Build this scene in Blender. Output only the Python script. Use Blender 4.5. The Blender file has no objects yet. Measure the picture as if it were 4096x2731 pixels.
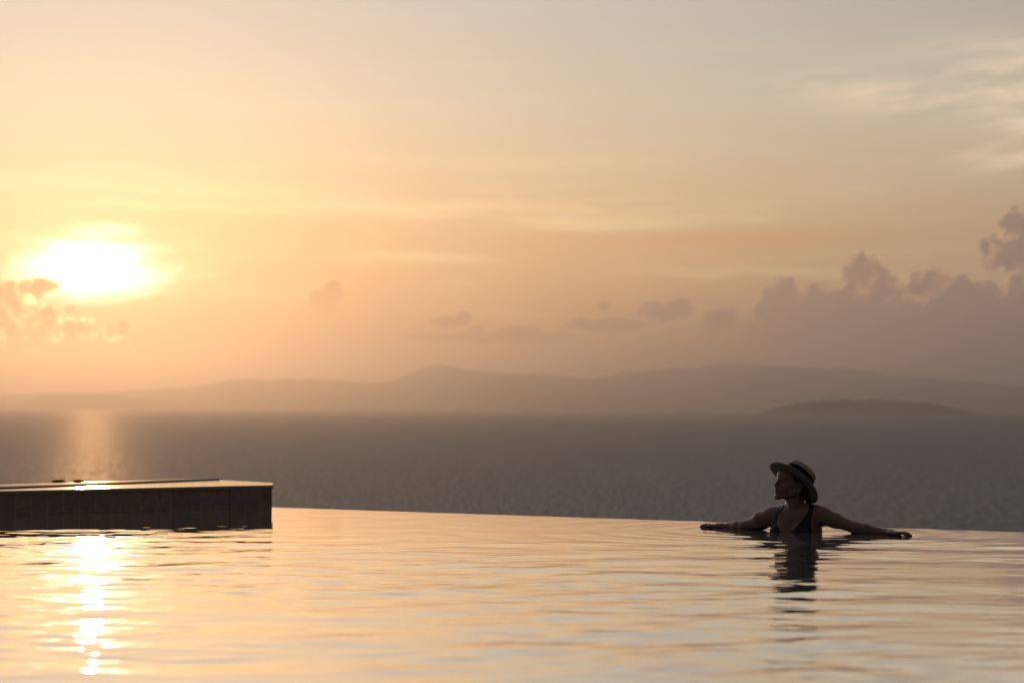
import bpy, bmesh, math, random
import numpy as np
from mathutils import Vector, Matrix, Euler

random.seed(7); rng = np.random.default_rng(11)
sc = bpy.context.scene
col = sc.collection
R = math.radians

# ------------------------------------------------------------------ camera
FPX = 9671.0                       # 85 mm lens on a 36 mm sensor, in pixels of the 4096 wide photo
CAM_H = 0.722
cam_data = bpy.data.cameras.new('camera')
cam = bpy.data.objects.new('camera', cam_data); col.objects.link(cam)
cam_data.lens = 85.0; cam_data.sensor_width = 36.0
cam_data.clip_start = 0.1; cam_data.clip_end = 300000
PITCH = math.atan(256.5 / FPX)
CAMROT = Euler((math.pi / 2 + PITCH, 0, 0)).to_matrix() @ Matrix.Rotation(0.0033, 3, 'Z')
cam.matrix_world = Matrix.Translation((0, 0, CAM_H)) @ CAMROT.to_4x4()
cam_data.dof.use_dof = True
cam_data.dof.focus_distance = 14.0
cam_data.dof.aperture_fstop = 2.8
cam_data.dof.aperture_blades = 8
sc.camera = cam

def ray(px, py):
    return CAMROT @ Vector(((px - 2048) / FPX, -(py - 1365.5) / FPX, -1))
def at_z(px, py, z):               # the point at height z seen at that pixel
    d = ray(px, py); t = (z - CAM_H) / d.z
    return Vector((d.x * t, d.y * t, z))
def at_d(px, py, dist):            # the point at that distance ahead
    d = ray(px, py); t = dist / d.y
    return Vector((d.x * t, dist, CAM_H + d.z * t))

SUN_AZ, SUN_EL = R(-9.85), R(3.22)
SUN_DIR = Vector((math.sin(SUN_AZ) * math.cos(SUN_EL), math.cos(SUN_AZ) * math.cos(SUN_EL), math.sin(SUN_EL)))

# ------------------------------------------------------------------ node helpers
class E:
    """a float socket with arithmetic"""
    def __init__(s, nt, v): s.nt, s.v = nt, v
    def _b(s, op, o, rev=False, o2=None):
        n = s.nt.nodes.new('ShaderNodeMath'); n.operation = op
        a, b = (o, s) if rev else (s, o)
        for i, q in enumerate((a, b, o2)):
            if q is None: continue
            q = q.v if isinstance(q, E) else q
            if isinstance(q, (int, float)): n.inputs[i].default_value = q
            else: s.nt.links.new(q, n.inputs[i])
        return E(s.nt, n.outputs[0])
    def __add__(s, o): return s._b('ADD', o)
    __radd__ = __add__
    def __mul__(s, o): return s._b('MULTIPLY', o)
    __rmul__ = __mul__
    def __sub__(s, o): return s._b('SUBTRACT', o)
    def __rsub__(s, o): return s._b('SUBTRACT', o, True)
    def __truediv__(s, o): return s._b('DIVIDE', o)
    def __neg__(s): return s * -1.0
    def pow(s, o): return s._b('POWER', o)
    def max(s, o): return s._b('MAXIMUM', o)
    def min(s, o): return s._b('MINIMUM', o)
    def smax(s, o, k): return s._b('SMOOTH_MAX', o, False, k)
    def abs(s): return s._b('ABSOLUTE', None)
    def sqrt(s): return s._b('SQRT', None)
    def exp(s): return s._b('EXPONENT', None)
    def asin(s): return s._b('ARCSINE', None)
    def atan2(s, o): return s._b('ARCTAN2', o)
    def smooth(s, a, b, lo=0.0, hi=1.0):
        n = s.nt.nodes.new('ShaderNodeMapRange'); n.interpolation_type = 'SMOOTHSTEP'
        s.nt.links.new(s.v, n.inputs['Value'])
        n.inputs['From Min'].default_value = a; n.inputs['From Max'].default_value = b
        n.inputs['To Min'].default_value = lo; n.inputs['To Max'].default_value = hi
        return E(s.nt, n.outputs['Result'])

def lin(c):
    return [((x / 255) / 12.92 if x / 255 <= 0.04045 else ((x / 255 + 0.055) / 1.055) ** 2.4) for x in c]
def combine(nt, x, y, z=0.0):
    n = nt.nodes.new('ShaderNodeCombineXYZ')
    for i, q in enumerate((x, y, z)):
        q = q.v if isinstance(q, E) else q
        if isinstance(q, (int, float)): n.inputs[i].default_value = q
        else: nt.links.new(q, n.inputs[i])
    return n.outputs[0]
def vmath(nt, op, a, b=None):
    n = nt.nodes.new('ShaderNodeVectorMath'); n.operation = op
    for i, q in enumerate((a, b)):
        if q is None: continue
        if isinstance(q, (tuple, list)): n.inputs[i].default_value = q
        elif isinstance(q, E): nt.links.new(q.v, n.inputs[i])
        else: nt.links.new(q, n.inputs[i])
    return n
def noise(nt, vec, scale=1.0, detail=4.0, rough=0.5, dist=0.0, out='Fac'):
    n = nt.nodes.new('ShaderNodeTexNoise'); n.noise_dimensions = '3D'
    n.inputs['Scale'].default_value = scale; n.inputs['Detail'].default_value = detail
    n.inputs['Roughness'].default_value = rough; n.inputs['Distortion'].default_value = dist
    nt.links.new(vec, n.inputs['Vector'])
    return E(nt, n.outputs[0]) if out == 'Fac' else n.outputs['Color']
def mixc(nt, fac, a, b, mode='MIX'):
    n = nt.nodes.new('ShaderNodeMix'); n.data_type = 'RGBA'; n.blend_type = mode
    n.clamp_factor = mode == 'MIX'; n.clamp_result = False
    for key, q in ((0, fac), (6, a), (7, b)):
        if isinstance(q, E): q = q.v
        if isinstance(q, (int, float)): n.inputs[key].default_value = q
        elif isinstance(q, (tuple, list)): n.inputs[key].default_value = (*q[:3], 1)
        else: nt.links.new(q, n.inputs[key])
    return n.outputs[2]
def ramp(nt, fac, stops):
    n = nt.nodes.new('ShaderNodeValToRGB'); cr = n.color_ramp
    while len(cr.elements) < len(stops): cr.elements.new(0.5)
    for e, (p, c) in zip(cr.elements, stops):
        e.position = p; e.color = (*c, 1)
    nt.links.new(fac.v, n.inputs[0])
    return n.outputs[0]

# ------------------------------------------------------------------ sky
W = bpy.data.worlds.new('World'); sc.world = W; W.use_nodes = True
nt = W.node_tree; nt.nodes.clear()
tc = nt.nodes.new('ShaderNodeTexCoord')
sp = nt.nodes.new('ShaderNodeSeparateXYZ'); nt.links.new(tc.outputs['Generated'], sp.inputs[0])
X, Y, Z = (E(nt, sp.outputs[i]) for i in range(3))
DEG = 180 / math.pi
U = X.atan2(Y) * DEG                          # azimuth, degrees
V = Z.asin() * DEG                            # elevation, degrees
SU, SV = math.degrees(SUN_AZ), math.degrees(SUN_EL)
dU = U - SU
P = combine(nt, U, V)

def pu(x): return (x - 2048) / 168.8
def pv(y): return (1622 - y) / 168.8

# clear air: colour by elevation, under the sun / 22 degrees to the side / behind
pos = (V.max(0.0).min(90.0) / 90.0).sqrt()
def stops(lst, gain=1.0): return [(math.sqrt(e / 90.0), [x * gain for x in lin(c)]) for e, c in lst]
near = ramp(nt, pos, stops([(0, (190, 125, 80)), (1, (215, 145, 88)), (2, (230, 170, 104)), (3.3, (232, 190, 132)), (5, (228, 201, 159)), (7, (206, 202, 184)), (9.5, (187, 193, 189)), (20, (180, 170, 156)), (45, (110, 122, 140)), (90, (84, 92, 106))]))
side = ramp(nt, pos, stops([(0, (92, 81, 86)), (1, (112, 97, 98)), (2, (142, 120, 110)), (3.5, (192, 163, 129)), (5, (189, 170, 140)), (7, (181, 172, 151)), (9.5, (168, 164, 153)), (20, (146, 139, 133)), (45, (106, 108, 118)), (90, (80, 86, 98))]))
back = ramp(nt, pos, stops([(0, (74, 65, 60)), (10, (88, 78, 72)), (30, (84, 82, 84)), (90, (80, 86, 98))]))
adu = (dU * dU + 3.0).sqrt() - 1.732
t1 = (adu / 23.5).min(1.0).pow(1.35)
base = mixc(nt, t1, near, side)
base = mixc(nt, adu.smooth(26, 75), base, back)

# high cirrus streaks
warp = noise(nt, P, 0.25, 2, 0.5)
cu_ = U * 0.10 + warp * 0.6
cv_ = V * 1.35 + U * 0.02 + (warp - 0.5) * 0.6
ci = noise(nt, combine(nt, cu_, cv_), 1.0, 5, 0.55)
ci2 = noise(nt, combine(nt, cu_ * 2.2, cv_ * 2.4, 7.3), 1.0, 4, 0.6)
band = V.smooth(1.6, 2.8) * V.smooth(6.4, 4.2, 0.12, 1.0) * adu.smooth(40, 22)
cim = (ci.smooth(0.35, 0.68) * 0.75 + ci2.smooth(0.35, 0.7) * 0.25 - 0.45) * band
# explicit streaks: (x, y, rx, ry, gain) in photo pixels
def gauss(x, y, rx, ry, tilt=0.0, wob=0.14):
    a = (U - pu(x)) * (168.8 / rx)
    b = (V - pv(y) + (U - pu(x)) * tilt + (warp - 0.5) * wob) * (168.8 / ry)
    return (-(a * a + b * b)).exp()
streak = (gauss(1900, 880, 1300, 60, 0.01) * 0.45 + gauss(650, 840, 620, 60, 0.05) * 0.22 + gauss(2200, 1015, 900, 45, -0.01) * 0.25
          + gauss(2300, 1080, 1100, 60, 0.02) * 0.16 - gauss(2950, 955, 900, 55, -0.02) * 1.1 - gauss(1250, 1070, 560, 45, 0.08) * 0.3
          - gauss(2050, 1010, 420, 28, 0.05) * 0.45 - gauss(3400, 960, 700, 55) * 0.3 - gauss(1000, 1010, 500, 16, 0.05) * 0.35)
warmth = mixc(nt, t1, [x * 1.12 for x in lin((255, 228, 168))], [x * 1.06 for x in lin((230, 196, 152))])
shade = mixc(nt, t1, lin((240, 182, 118)), lin((176, 146, 118)))
cst = cim * 1.0 + streak * (ci * 1.3 + 0.25)
sky = mixc(nt, cst.max(0.0).min(1.0) * 0.9, base, warmth)
sky = mixc(nt, (-cst).max(0.0).min(1.0) * 0.85, sky, shade)
# bright feathery wisps, upper right
fe = noise(nt, combine(nt, U * 0.35 + V * 0.25, V * 1.9 - U * 0.25, 3.1), 1.0, 5, 0.6).smooth(0.36, 0.66)
wisp = (gauss(3850, 400, 560, 95, 0.06) * 1.0 + gauss(4200, 280, 400, 90, 0.1) * 0.8 + gauss(4220, 560, 260, 90) * 0.9 + gauss(4180, 665, 420, 50) * 0.8)
sky = mixc(nt, (wisp * (fe * 1.1 + 0.25)).min(1.0) * 0.85, sky, [x * 1.1 for x in lin((232, 210, 184))])

# the sun's glow through thin cloud
th = (dU * dU * 0.75 + (V - SV) * (V - SV) * 2.0).sqrt()
g1 = (-(th / 2.6)).exp()
g2 = (-((th / 6.5) * (th / 6.5))).exp()
gl = mixc(nt, 1.0, (0, 0, 0), (1, 1, 1))
glow = vmath(nt, 'SCALE', combine(nt, 0.62, 0.46, 0.24)); nt.links.new((g1 * 0.70).v, glow.inputs[3])
glow2 = vmath(nt, 'SCALE', combine(nt, 0.06, 0.04, 0.015)); nt.links.new(g2.v, glow2.inputs[3])
sky = vmath(nt, 'ADD', sky, glow.outputs[0]).outputs[0]
sky = vmath(nt, 'ADD', sky, glow2.outputs[0]).outputs[0]
# the overexposed core: a ragged lens between two cloud bands
wn = noise(nt, combine(nt, U * 0.55, V * 2.6, 1.7), 1.0, 4, 0.6)
wn2 = noise(nt, combine(nt, U * 0.4, V * 4.5, 5.7), 1.0, 3, 0.6)
cx = (U - pu(370)) / 2.0
cy = (V - pv(1100)) / 0.98
core = (1.0 - (cx * cx + cy * cy).sqrt() + (wn - 0.5) * 0.9).smooth(-0.15, 0.75)
lid = (V + (wn2 - 0.5) * 0.22 + dU * 0.02).smooth(pv(968), pv(992)) * (V - (wn2 - 0.5) * 0.12).smooth(pv(1245), pv(1205))
c2x = (U - pu(430)) / 1.0; c2y = (V - pv(940)) / 0.28
core2 = (1.0 - (c2x * c2x + c2y * c2y).sqrt() + (wn - 0.5) * 1.3).smooth(-0.1, 0.7)
disc = (-((th / 0.50) * (th / 0.50))).exp()
halo = (1.25 - (cx * cx * 0.45 + cy * cy * 0.8).sqrt() + (wn - 0.5) * 0.9).smooth(-0.1, 0.95)
lid2 = (V + (wn2 - 0.5) * 0.3).smooth(pv(870), pv(985), 0.35, 1.0) * (V - (wn2 - 0.5) * 0.12).smooth(pv(1290), pv(1205), 0.0, 1.0)
hot = core * lid * 2.3 + halo * lid2 * 0.24 + core2 * 0.7 + disc * lid * 12.0
hotv = vmath(nt, 'SCALE', combine(nt, 1.0, 0.88, 0.66)); nt.links.new(hot.v, hotv.inputs[3])
sky = vmath(nt, 'ADD', sky, hotv.outputs[0]).outputs[0]

# cumulus: ellipses joined into banks, their edges broken up by noise
nA = noise(nt, P, 1.6, 6, 0.62, out='Color'); nB = noise(nt, P, 6.0, 4, 0.6, out='Color')
dv = vmath(nt, 'SCALE', vmath(nt, 'SUBTRACT', nA, (0.5, 0.5, 0.5)).outputs[0]); dv.inputs[3].default_value = 0.85
dv2 = vmath(nt, 'SCALE', vmath(nt, 'SUBTRACT', nB, (0.5, 0.5, 0.5)).outputs[0]); dv2.inputs[3].default_value = 0.30
def warped(k, k2):
    a_ = vmath(nt, 'SCALE', vmath(nt, 'SUBTRACT', nA, (0.5, 0.5, 0.5)).outputs[0]); a_.inputs[3].default_value = k
    b_ = vmath(nt, 'SCALE', vmath(nt, 'SUBTRACT', nB, (0.5, 0.5, 0.5)).outputs[0]); b_.inputs[3].default_value = k2
    p_ = vmath(nt, 'ADD', P, vmath(nt, 'ADD', a_.outputs[0], b_.outputs[0]).outputs[0]).outputs[0]
    return vmath(nt, 'MULTIPLY', p_, (1, 1, 0)).outputs[0]
PW = warped(0.85, 0.34); PL = warped(0.45, 0.32); PM = warped(0.16, 0.16)
CUR = [PW]
def blob(x, y, rx, ry):
    s = vmath(nt, 'SUBTRACT', CUR[0], (pu(x), pv(y), 0)).outputs[0]
    m = vmath(nt, 'MULTIPLY', s, (168.8 / rx, 168.8 / ry, 0)).outputs[0]
    return 1.0 - E(nt, vmath(nt, 'LENGTH', m).outputs['Value'])
def bank(lst):
    f = None
    for b in lst:
        q = blob(*b); f = q if f is None else f.smax(q, 0.12)
    return f
def z5(x, y, a, b): return (x / 1.704, 780 + y / 1.704, a / 1.704, b / 1.704)
def z6(x, y, a, b): return (1000 + x / 1.568, 1000 + y / 1.568, a / 1.568, b / 1.568)
def z7(x, y, a, b): return (2400 + x / 1.3868, 780 + y / 1.3868, a / 1.3868, b / 1.3868)
mott = noise(nt, vmath(nt, 'MULTIPLY', PW, (1.3, 1.7, 0)).outputs[0], 1.5, 5, 0.6)
def relief(pw, dx, dy, sc_, k):              # brighter where the cloud thins towards the sun
    m1 = noise(nt, pw, sc_, 5, 0.55); m2 = noise(nt, vmath(nt, 'ADD', pw, (dx, dy, 0)).outputs[0], sc_, 5, 0.55)
    return (m1 - m2) * k
# left bank, under the sun
CUR[0] = PL
fl = bank([z5(*q) for q in ((-40, 720, 210, 120), (90, 690, 190, 95), (215, 660, 165, 70), (365, 632, 80, 46), (90, 800, 200, 140), (360, 812, 95, 62),
                            (250, 930, 270, 115), (570, 925, 140, 82), (815, 930, 95, 62), (-60, 900, 170, 160), (480, 800, 75, 45), (200, 1060, 180, 45), (850, 1035, 70, 25))])
fl = fl + (noise(nt, P, 5.0, 6, 0.68) - 0.5) * 0.58
al = fl.smooth(0.0, 0.09)
riml = fl.smooth(-0.02, 0.05) * fl.smooth(0.40, 0.10) * (-(th / 3.0)).exp()
lt = relief(PL, 0.10, 0.07, 2.2, 3.2)
bodyl = mixc(nt, lt.smooth(-0.25, 0.55), lin((176, 112, 62)), [x * 1.5 for x in lin((255, 214, 132))])
bodyl = mixc(nt, (riml * lt.smooth(-0.12, 0.30, 0.12, 1.0) * 2.2).min(1.0), bodyl, [x * 2.6 for x in lin((255, 240, 170))])
lowfade = V.smooth(0.7, 1.8)
sky = mixc(nt, al * 0.95 * lowfade, sky, bodyl)
# small heart shaped cloud and the bar of cloud in the middle
CUR[0] = PM
fm = bank([z6(*q) for q in ((520, 268, 82, 84), (415, 312, 62, 66), (460, 365, 95, 55))])
bodym = mixc(nt, t1, lin((190, 138, 96)), lin((150, 120, 100)))
sky = mixc(nt, fm.smooth(0.0, 0.28) * 0.75 * V.smooth(1.9, 3.0, 0.15, 1.0), sky, bodym)
fb = bank([z6(*q) for q in ((1180, 552, 260, 34), (1420, 510, 60, 45), (1600, 550, 520, 46), (1690, 505, 150, 38), (1340, 425, 62, 52), (1230, 455, 130, 45), (2222, 355, 48, 34), (2070, 440, 70, 28), (2250, 470, 300, 50))])
bodyb = mixc(nt, t1, lin((168, 124, 98)), lin((126, 106, 98)))
sky = mixc(nt, (fb + (noise(nt, P, 5.0, 6, 0.66) - 0.5) * 0.32).smooth(0.0, 0.35) * 0.78, sky, bodyb)
# right bank
CUR[0] = PW
fr = bank([z7(*q) for q in ((330, 655, 130, 55), (440, 640, 80, 55), (660, 690, 130, 60), (1010, 545, 115, 92), (1060, 640, 230, 110), (1230, 560, 90, 60), (1430, 430, 120, 105),
                            (1560, 510, 140, 100), (1420, 620, 320, 130), (1800, 500, 130, 85), (2020, 545, 220, 95), (2290, 175, 110, 100),
                            (2260, 330, 200, 110), (2400, 420, 160, 150), (2150, 640, 420, 130), (1700, 760, 1000, 150), (2500, 640, 400, 260))])
bodyr = mixc(nt, t1, lin((174, 136, 114)), lin((124, 107, 104)))
fr = fr + (noise(nt, P, 5.0, 6, 0.66) - 0.5) * 0.27
ar = fr.smooth(-0.01, 0.14)
ltr = relief(PW, -0.13, 0.07, 1.7, 3.0)
lit = ltr.smooth(-0.12, 0.5) * fr.smooth(0.75, 0.10) * U.smooth(3.0, 10.0, 0.35, 1.0) * V.smooth(1.7, 3.0)
rimr = fr.smooth(-0.02, 0.03) * fr.smooth(0.22, 0.05) * ltr.smooth(-0.15, 0.25, 0.1, 1.0) * V.smooth(1.8, 2.6)
lit = lit.max(rimr)
bodyr = mixc(nt, lit.min(1.0) * 0.9, bodyr, lin((240, 184, 140)))
sky = mixc(nt, ar * 0.86 * V.smooth(0.6, 2.2, 0.25, 1.0), sky, bodyr)

ns = nt.nodes.new('ShaderNodeTexSky'); ns.sky_type = 'NISHITA'; ns.sun_disc = False
ns.sun_elevation = SUN_EL; ns.sun_rotation = SUN_AZ
ns.air_density = 1.5; ns.dust_density = 4.0
nsv = vmath(nt, 'SCALE', ns.outputs[0]); nsv.inputs[3].default_value = 0.12
skyv = vmath(nt, 'SCALE', sky); skyv.inputs[3].default_value = 10.7
tot = vmath(nt, 'ADD', skyv.outputs[0], nsv.outputs[0])
bg = nt.nodes.new('ShaderNodeBackground'); bg.inputs[1].default_value = 0.1
nt.links.new(tot.outputs[0], bg.inputs[0])
wo = nt.nodes.new('ShaderNodeOutputWorld'); nt.links.new(bg.outputs[0], wo.inputs[0])
W.cycles.sampling_method = 'MANUAL'; W.cycles.sample_map_resolution = 2048

sun_d = bpy.data.lights.new('sun', 'SUN'); sun_d.energy = 0.33; sun_d.angle = R(0.53); sun_d.color = (1.0, 0.48, 0.17)
sun = bpy.data.objects.new('sun', sun_d); col.objects.link(sun)
sun.rotation_euler = SUN_DIR.to_track_quat('Z', 'Y').to_euler(); sun.location = (-20, 100, 40)

# ------------------------------------------------------------------ render settings
sc.render.engine = 'CYCLES'
sc.view_settings.view_transform = 'Standard'; sc.view_settings.look = 'None'
sc.view_settings.exposure = 0.0; sc.view_settings.gamma = 1.0
sc.cycles.max_bounces = 6; sc.cycles.volume_bounces = 0; sc.cycles.transparent_max_bounces = 8
sc.cycles.sample_clamp_indirect = 12.0; sc.cycles.use_denoising = True
sc.cycles.caustics_reflective = False; sc.cycles.caustics_refractive = False

# ------------------------------------------------------------------ materials
def mat(name, color, rough=0.6, spec=0.5, var=0.25, scale=20.0, color2=None, bump=0.0, bscale=None, ior=1.5, sss=0.0, coord='Object'):
    m = bpy.data.materials.new(name); m.use_nodes = True
    t = m.node_tree; b = t.nodes['Principled BSDF']
    b.inputs['Roughness'].default_value = rough; b.inputs['IOR'].default_value = ior
    b.inputs['Specular IOR Level'].default_value = spec
    c = t.nodes.new('ShaderNodeTexCoord')
    n = noise(t, c.outputs[coord], scale, 5, 0.6)
    c2 = color2 or [x * (1 - var) for x in color]
    t.links.new(mixc(t, n.smooth(0.3, 0.7), color, c2), b.inputs['Base Color'])
    if bump:
        bn = t.nodes.new('ShaderNodeBump'); bn.inputs['Strength'].default_value = 1.0; bn.inputs['Distance'].default_value = bump
        t.links.new(noise(t, c.outputs[coord], bscale or scale, 4, 0.6).v, bn.inputs['Height'])
        t.links.new(bn.outputs[0], b.inputs['Normal'])
    if sss:
        b.inputs['Subsurface Weight'].default_value = sss; b.inputs['Subsurface Radius'].default_value = (0.8, 0.35, 0.2); b.inputs['Subsurface Scale'].default_value = 0.012
    return m

def mesh_obj(name, verts, faces, m, parent=None, smooth=True, loc=None):
    me = bpy.data.meshes.new(name)
    if isinstance(verts, np.ndarray):
        me.vertices.add(len(verts)); me.vertices.foreach_set('co', np.asarray(verts, np.float32).ravel())
        f = np.asarray(faces, np.int32); nf, k = f.shape
        me.loops.add(nf * k); me.loops.foreach_set('vertex_index', f.ravel())
        me.polygons.add(nf); me.polygons.foreach_set('loop_start', np.arange(0, nf * k, k, dtype=np.int32))
        me.polygons.foreach_set('loop_total', np.full(nf, k, np.int32))
        me.update(calc_edges=True); me.validate()
    else:
        me.from_pydata([tuple(v) for v in verts], [], faces); me.update()
    if smooth: me.polygons.foreach_set('use_smooth', [True] * len(me.polygons))
    me.materials.append(m)
    o = bpy.data.objects.new(name, me); col.objects.link(o)
    if parent: o.parent = parent
    if loc is not None: o.location = loc
    return o
def bm_obj(name, bm, m, parent=None, smooth=False, loc=None):
    bmesh.ops.recalc_face_normals(bm, faces=bm.faces)
    me = bpy.data.meshes.new(name); bm.to_mesh(me); bm.free()
    if smooth: me.polygons.foreach_set('use_smooth', [True] * len(me.polygons))
    me.materials.append(m)
    o = bpy.data.objects.new(name, me); col.objects.link(o)
    if parent: o.parent = parent
    if loc is not None: o.location = loc
    return o
def empty(name, loc):
    o = bpy.data.objects.new(name, None); col.objects.link(o); o.location = loc; o.empty_display_size = 0.1
    return o
def tag(o, label=None, cat=None, group=None, kind=None):
    if label: o['label'] = label
    if cat: o['category'] = cat
    if group: o['group'] = group
    if kind: o['kind'] = kind
    return o
def prism_bm(poly, z0, z1, bevel=0.0, seg=3):
    bm = bmesh.new()
    bot = [bm.verts.new((p[0], p[1], z0)) for p in poly]; top = [bm.verts.new((p[0], p[1], z1)) for p in poly]
    bm.faces.new(bot[::-1]); ft = bm.faces.new(top)
    for i in range(len(poly)):
        j = (i + 1) % len(poly); bm.faces.new((bot[i], bot[j], top[j], top[i]))
    bmesh.ops.recalc_face_normals(bm, faces=bm.faces)
    if bevel:
        bmesh.ops.bevel(bm, geom=[e for e in bm.edges if all(abs(v.co.z - z1) < 1e-6 for v in e.verts)], offset=bevel, segments=seg, affect='EDGES', profile=0.5)
    return bm

# ------------------------------------------------------------------ sea
SEA_Z = CAM_H - 45.0
msea = bpy.data.materials.new('sea_water'); msea.use_nodes = True
t = msea.node_tree; b = t.nodes['Principled BSDF']
b.inputs['IOR'].default_value = 1.333; b.inputs['Roughness'].default_value = 0.52
tcs = t.nodes.new('ShaderNodeTexCoord').outputs['Object']
def sl(vec_scale, amp, detail):
    v = vmath(t, 'MULTIPLY', tcs, vec_scale).outputs[0]
    c = noise(t, v, 1.0, detail, 0.6, out='Color')
    s = vmath(t, 'SUBTRACT', c, (0.5, 0.5, 0.5)).outputs[0]
    return vmath(t, 'MULTIPLY', s, (amp, amp, 0)).outputs[0]
slope = vmath(t, 'ADD', sl((0.75, 0.06, 0), 0.9, 3), sl((2.6, 0.3, 0), 0.9, 3)).outputs[0]
gust = noise(t, vmath(t, 'MULTIPLY', tcs, (0.004, 0.0012, 0)).outputs[0], 1.0, 4, 0.6).smooth(0.3, 0.7, 0.75, 1.25)
sg = vmath(t, 'SCALE', slope); t.links.new(gust.v, sg.inputs[3])
nn = vmath(t, 'NORMALIZE', vmath(t, 'ADD', sg.outputs[0], (0, 0, 1)).outputs[0]).outputs[0]
t.links.new(nn, b.inputs['Normal'])
chop = noise(t, vmath(t, 'MULTIPLY', tcs, (0.75, 0.05, 0)).outputs[0], 1.0, 5, 0.7)
t.links.new(chop.smooth(0.36, 0.64, 0.36, 0.70).v, b.inputs['Roughness'])
dep = noise(t, vmath(t, 'MULTIPLY', tcs, (0.0012, 0.0004, 0)).outputs[0], 1.0, 3, 0.5)
t.links.new(mixc(t, dep, (0.094, 0.092, 0.112), (0.108, 0.106, 0.130)), b.inputs['Base Color'])
bm = bmesh.new()
xs = np.linspace(-30000, 30000, 31); ys = np.linspace(-1500, 37500, 27)
gv = [[bm.verts.new((x, y, 0)) for x in xs] for y in ys]
for j in range(len(ys) - 1):
    for i in range(len(xs) - 1):
        bm.faces.new((gv[j][i], gv[j][i + 1], gv[j + 1][i + 1], gv[j + 1][i]))
tag(bm_obj('sea', bm, msea, loc=(0, 0, SEA_Z)), kind='structure')

# ------------------------------------------------------------------ far hills and island
mhill = mat('hill_forest', (0.055, 0.070, 0.045), 0.9, 0.2, 0.4, 0.004)
def fbm1(x, seed, octs=5, f0=1.0):
    r = np.random.default_rng(seed); y = np.zeros_like(x); a = 1.0; f = f0
    for _ in range(octs):
        n = 4096; tab = r.uniform(-1, 1, n); xi = np.floor(x * f).astype(int); tt = x * f - xi; tt = tt * tt * (3 - 2 * tt)
        y += a * (tab[xi % n] * (1 - tt) + tab[(xi + 1) % n] * tt); a *= 0.5; f *= 2.03
    return y
def ridge(name, pts, dist, depth, seed, rough, nx=500, nr=34):
    """a range whose crest stands at `dist`: crest heights follow pts (pixels), slopes run to the water on both sides"""
    pts = sorted(pts); w = [at_d(x, y, dist) for x, y in pts]
    xs = np.linspace(w[0].x, w[-1].x, nx)
    hz = np.interp(xs, [p.x for p in w], [p.z for p in w]) - SEA_Z
    k = 9; hz = np.convolve(np.pad(hz, k // 2, mode='edge'), np.ones(k) / k, mode='valid')
    hz = np.maximum(hz + rough * fbm1(xs / (xs[-1] - xs[0]) * 60 + 50, seed, 5), 0.0)
    hz *= np.clip(np.minimum(np.arange(nx), np.arange(nx)[::-1]) / 6.0, 0, 1)
    vs = np.zeros((nr, nx, 3)); v = np.linspace(-1, 1, nr)
    for j, q in enumerate(v):
        prof = (1 - abs(q)) ** 1.25
        spur = fbm1(xs / depth * 9 + q * 3 + 200, seed + 5, 4) * 0.28 * (1 - abs(q)) * abs(q) * 4
        vs[j, :, 0] = xs; vs[j, :, 1] = dist + q * depth + fbm1(xs / depth * 2.5, seed + 9, 3) * depth * 0.12 * (1 - q * q)
        vs[j, :, 2] = np.minimum(hz * np.clip(prof * (1 + spur), 0, 1), hz) * (1.0 if abs(q) < 1 else 0) - (0.5 if abs(q) == 1 else 0)
    idx = np.arange(nr * nx).reshape(nr, nx)
    f = np.stack([idx[:-1, :-1], idx[:-1, 1:], idx[1:, 1:], idx[1:, :-1]], -1).reshape(-1, 4)
    o = mesh_obj(name, vs.reshape(-1, 3), f, mhill, loc=(0, 0, SEA_Z))
    return tag(o, kind='structure')
def vw(l): return [(x * 1.74150, y * 1.74171) for x, y in l]
ridge('hills', vw([(-260, 936), (-120, 915), (0, 905), (180, 900), (330, 894), (480, 884), (520, 872), (560, 867), (620, 874), (680, 867), (780, 870), (880, 880), (905, 872), (930, 858), (970, 836), (1010, 828), (1060, 840),
                   (1110, 850), (1200, 857), (1290, 860), (1380, 866), (1500, 880), (1650, 905), (1800, 930)]), 31000, 3600, 3, 6.0)
ridge('hills', vw([(1180, 932), (1290, 885), (1380, 862), (1440, 850), (1520, 841), (1600, 836), (1700, 832), (1800, 838), (1900, 842), (2000, 850), (2100, 862), (2200, 869), (2352, 882), (2500, 905), (2640, 930)]), 33200, 3900, 21, 5.0)
ridge('hills', vw([(-220, 932), (-60, 926), (70, 923), (88, 909), (150, 903), (230, 903), (300, 910), (390, 922), (460, 934)]), 26000, 1500, 33, 4.0)
ridge('island', [(2400 + x / 1.3868, 780 + y / 1.3868) for x, y in ((925, 1199), (990, 1180), (1070, 1156), (1130, 1150), (1250, 1136), (1400, 1133), (1600, 1134), (1750, 1143), (1850, 1151), (1950, 1176), (2045, 1199))], 14500, 800, 44, 4.0)

# ------------------------------------------------------------------ pool water
E1 = at_z(1085, 2028, 0); E2 = at_z(4096, 2128, 0)
slope_e = (E2.y - E1.y) / (E2.x - E1.x)
def y_edge(x): return E1.y + (x - E1.x) * slope_e
EDIR = (E2 - E1).normalized(); ENOR = Vector((-EDIR.y, EDIR.x, 0))
if ENOR.y < 0: ENOR = -ENOR
WO = Vector((1.668, 14.0, 0))                 # where the woman stands in the water
xs = np.concatenate([np.linspace(-14, -5.6, 60, endpoint=False), np.linspace(-5.6, 5.0, 430), np.linspace(5.0, 12, 50)[1:]])
tt = np.concatenate([np.linspace(0, 1, 90, endpoint=False) * 0.42, 0.42 + 0.58 * np.linspace(0, 1, 1150)])
Y0 = -4.0
gx, gt = np.meshgrid(xs, tt)
gy = Y0 + gt * (y_edge(gx) - Y0)
gz = np.zeros_like(gx)
ncomp = 90
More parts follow.
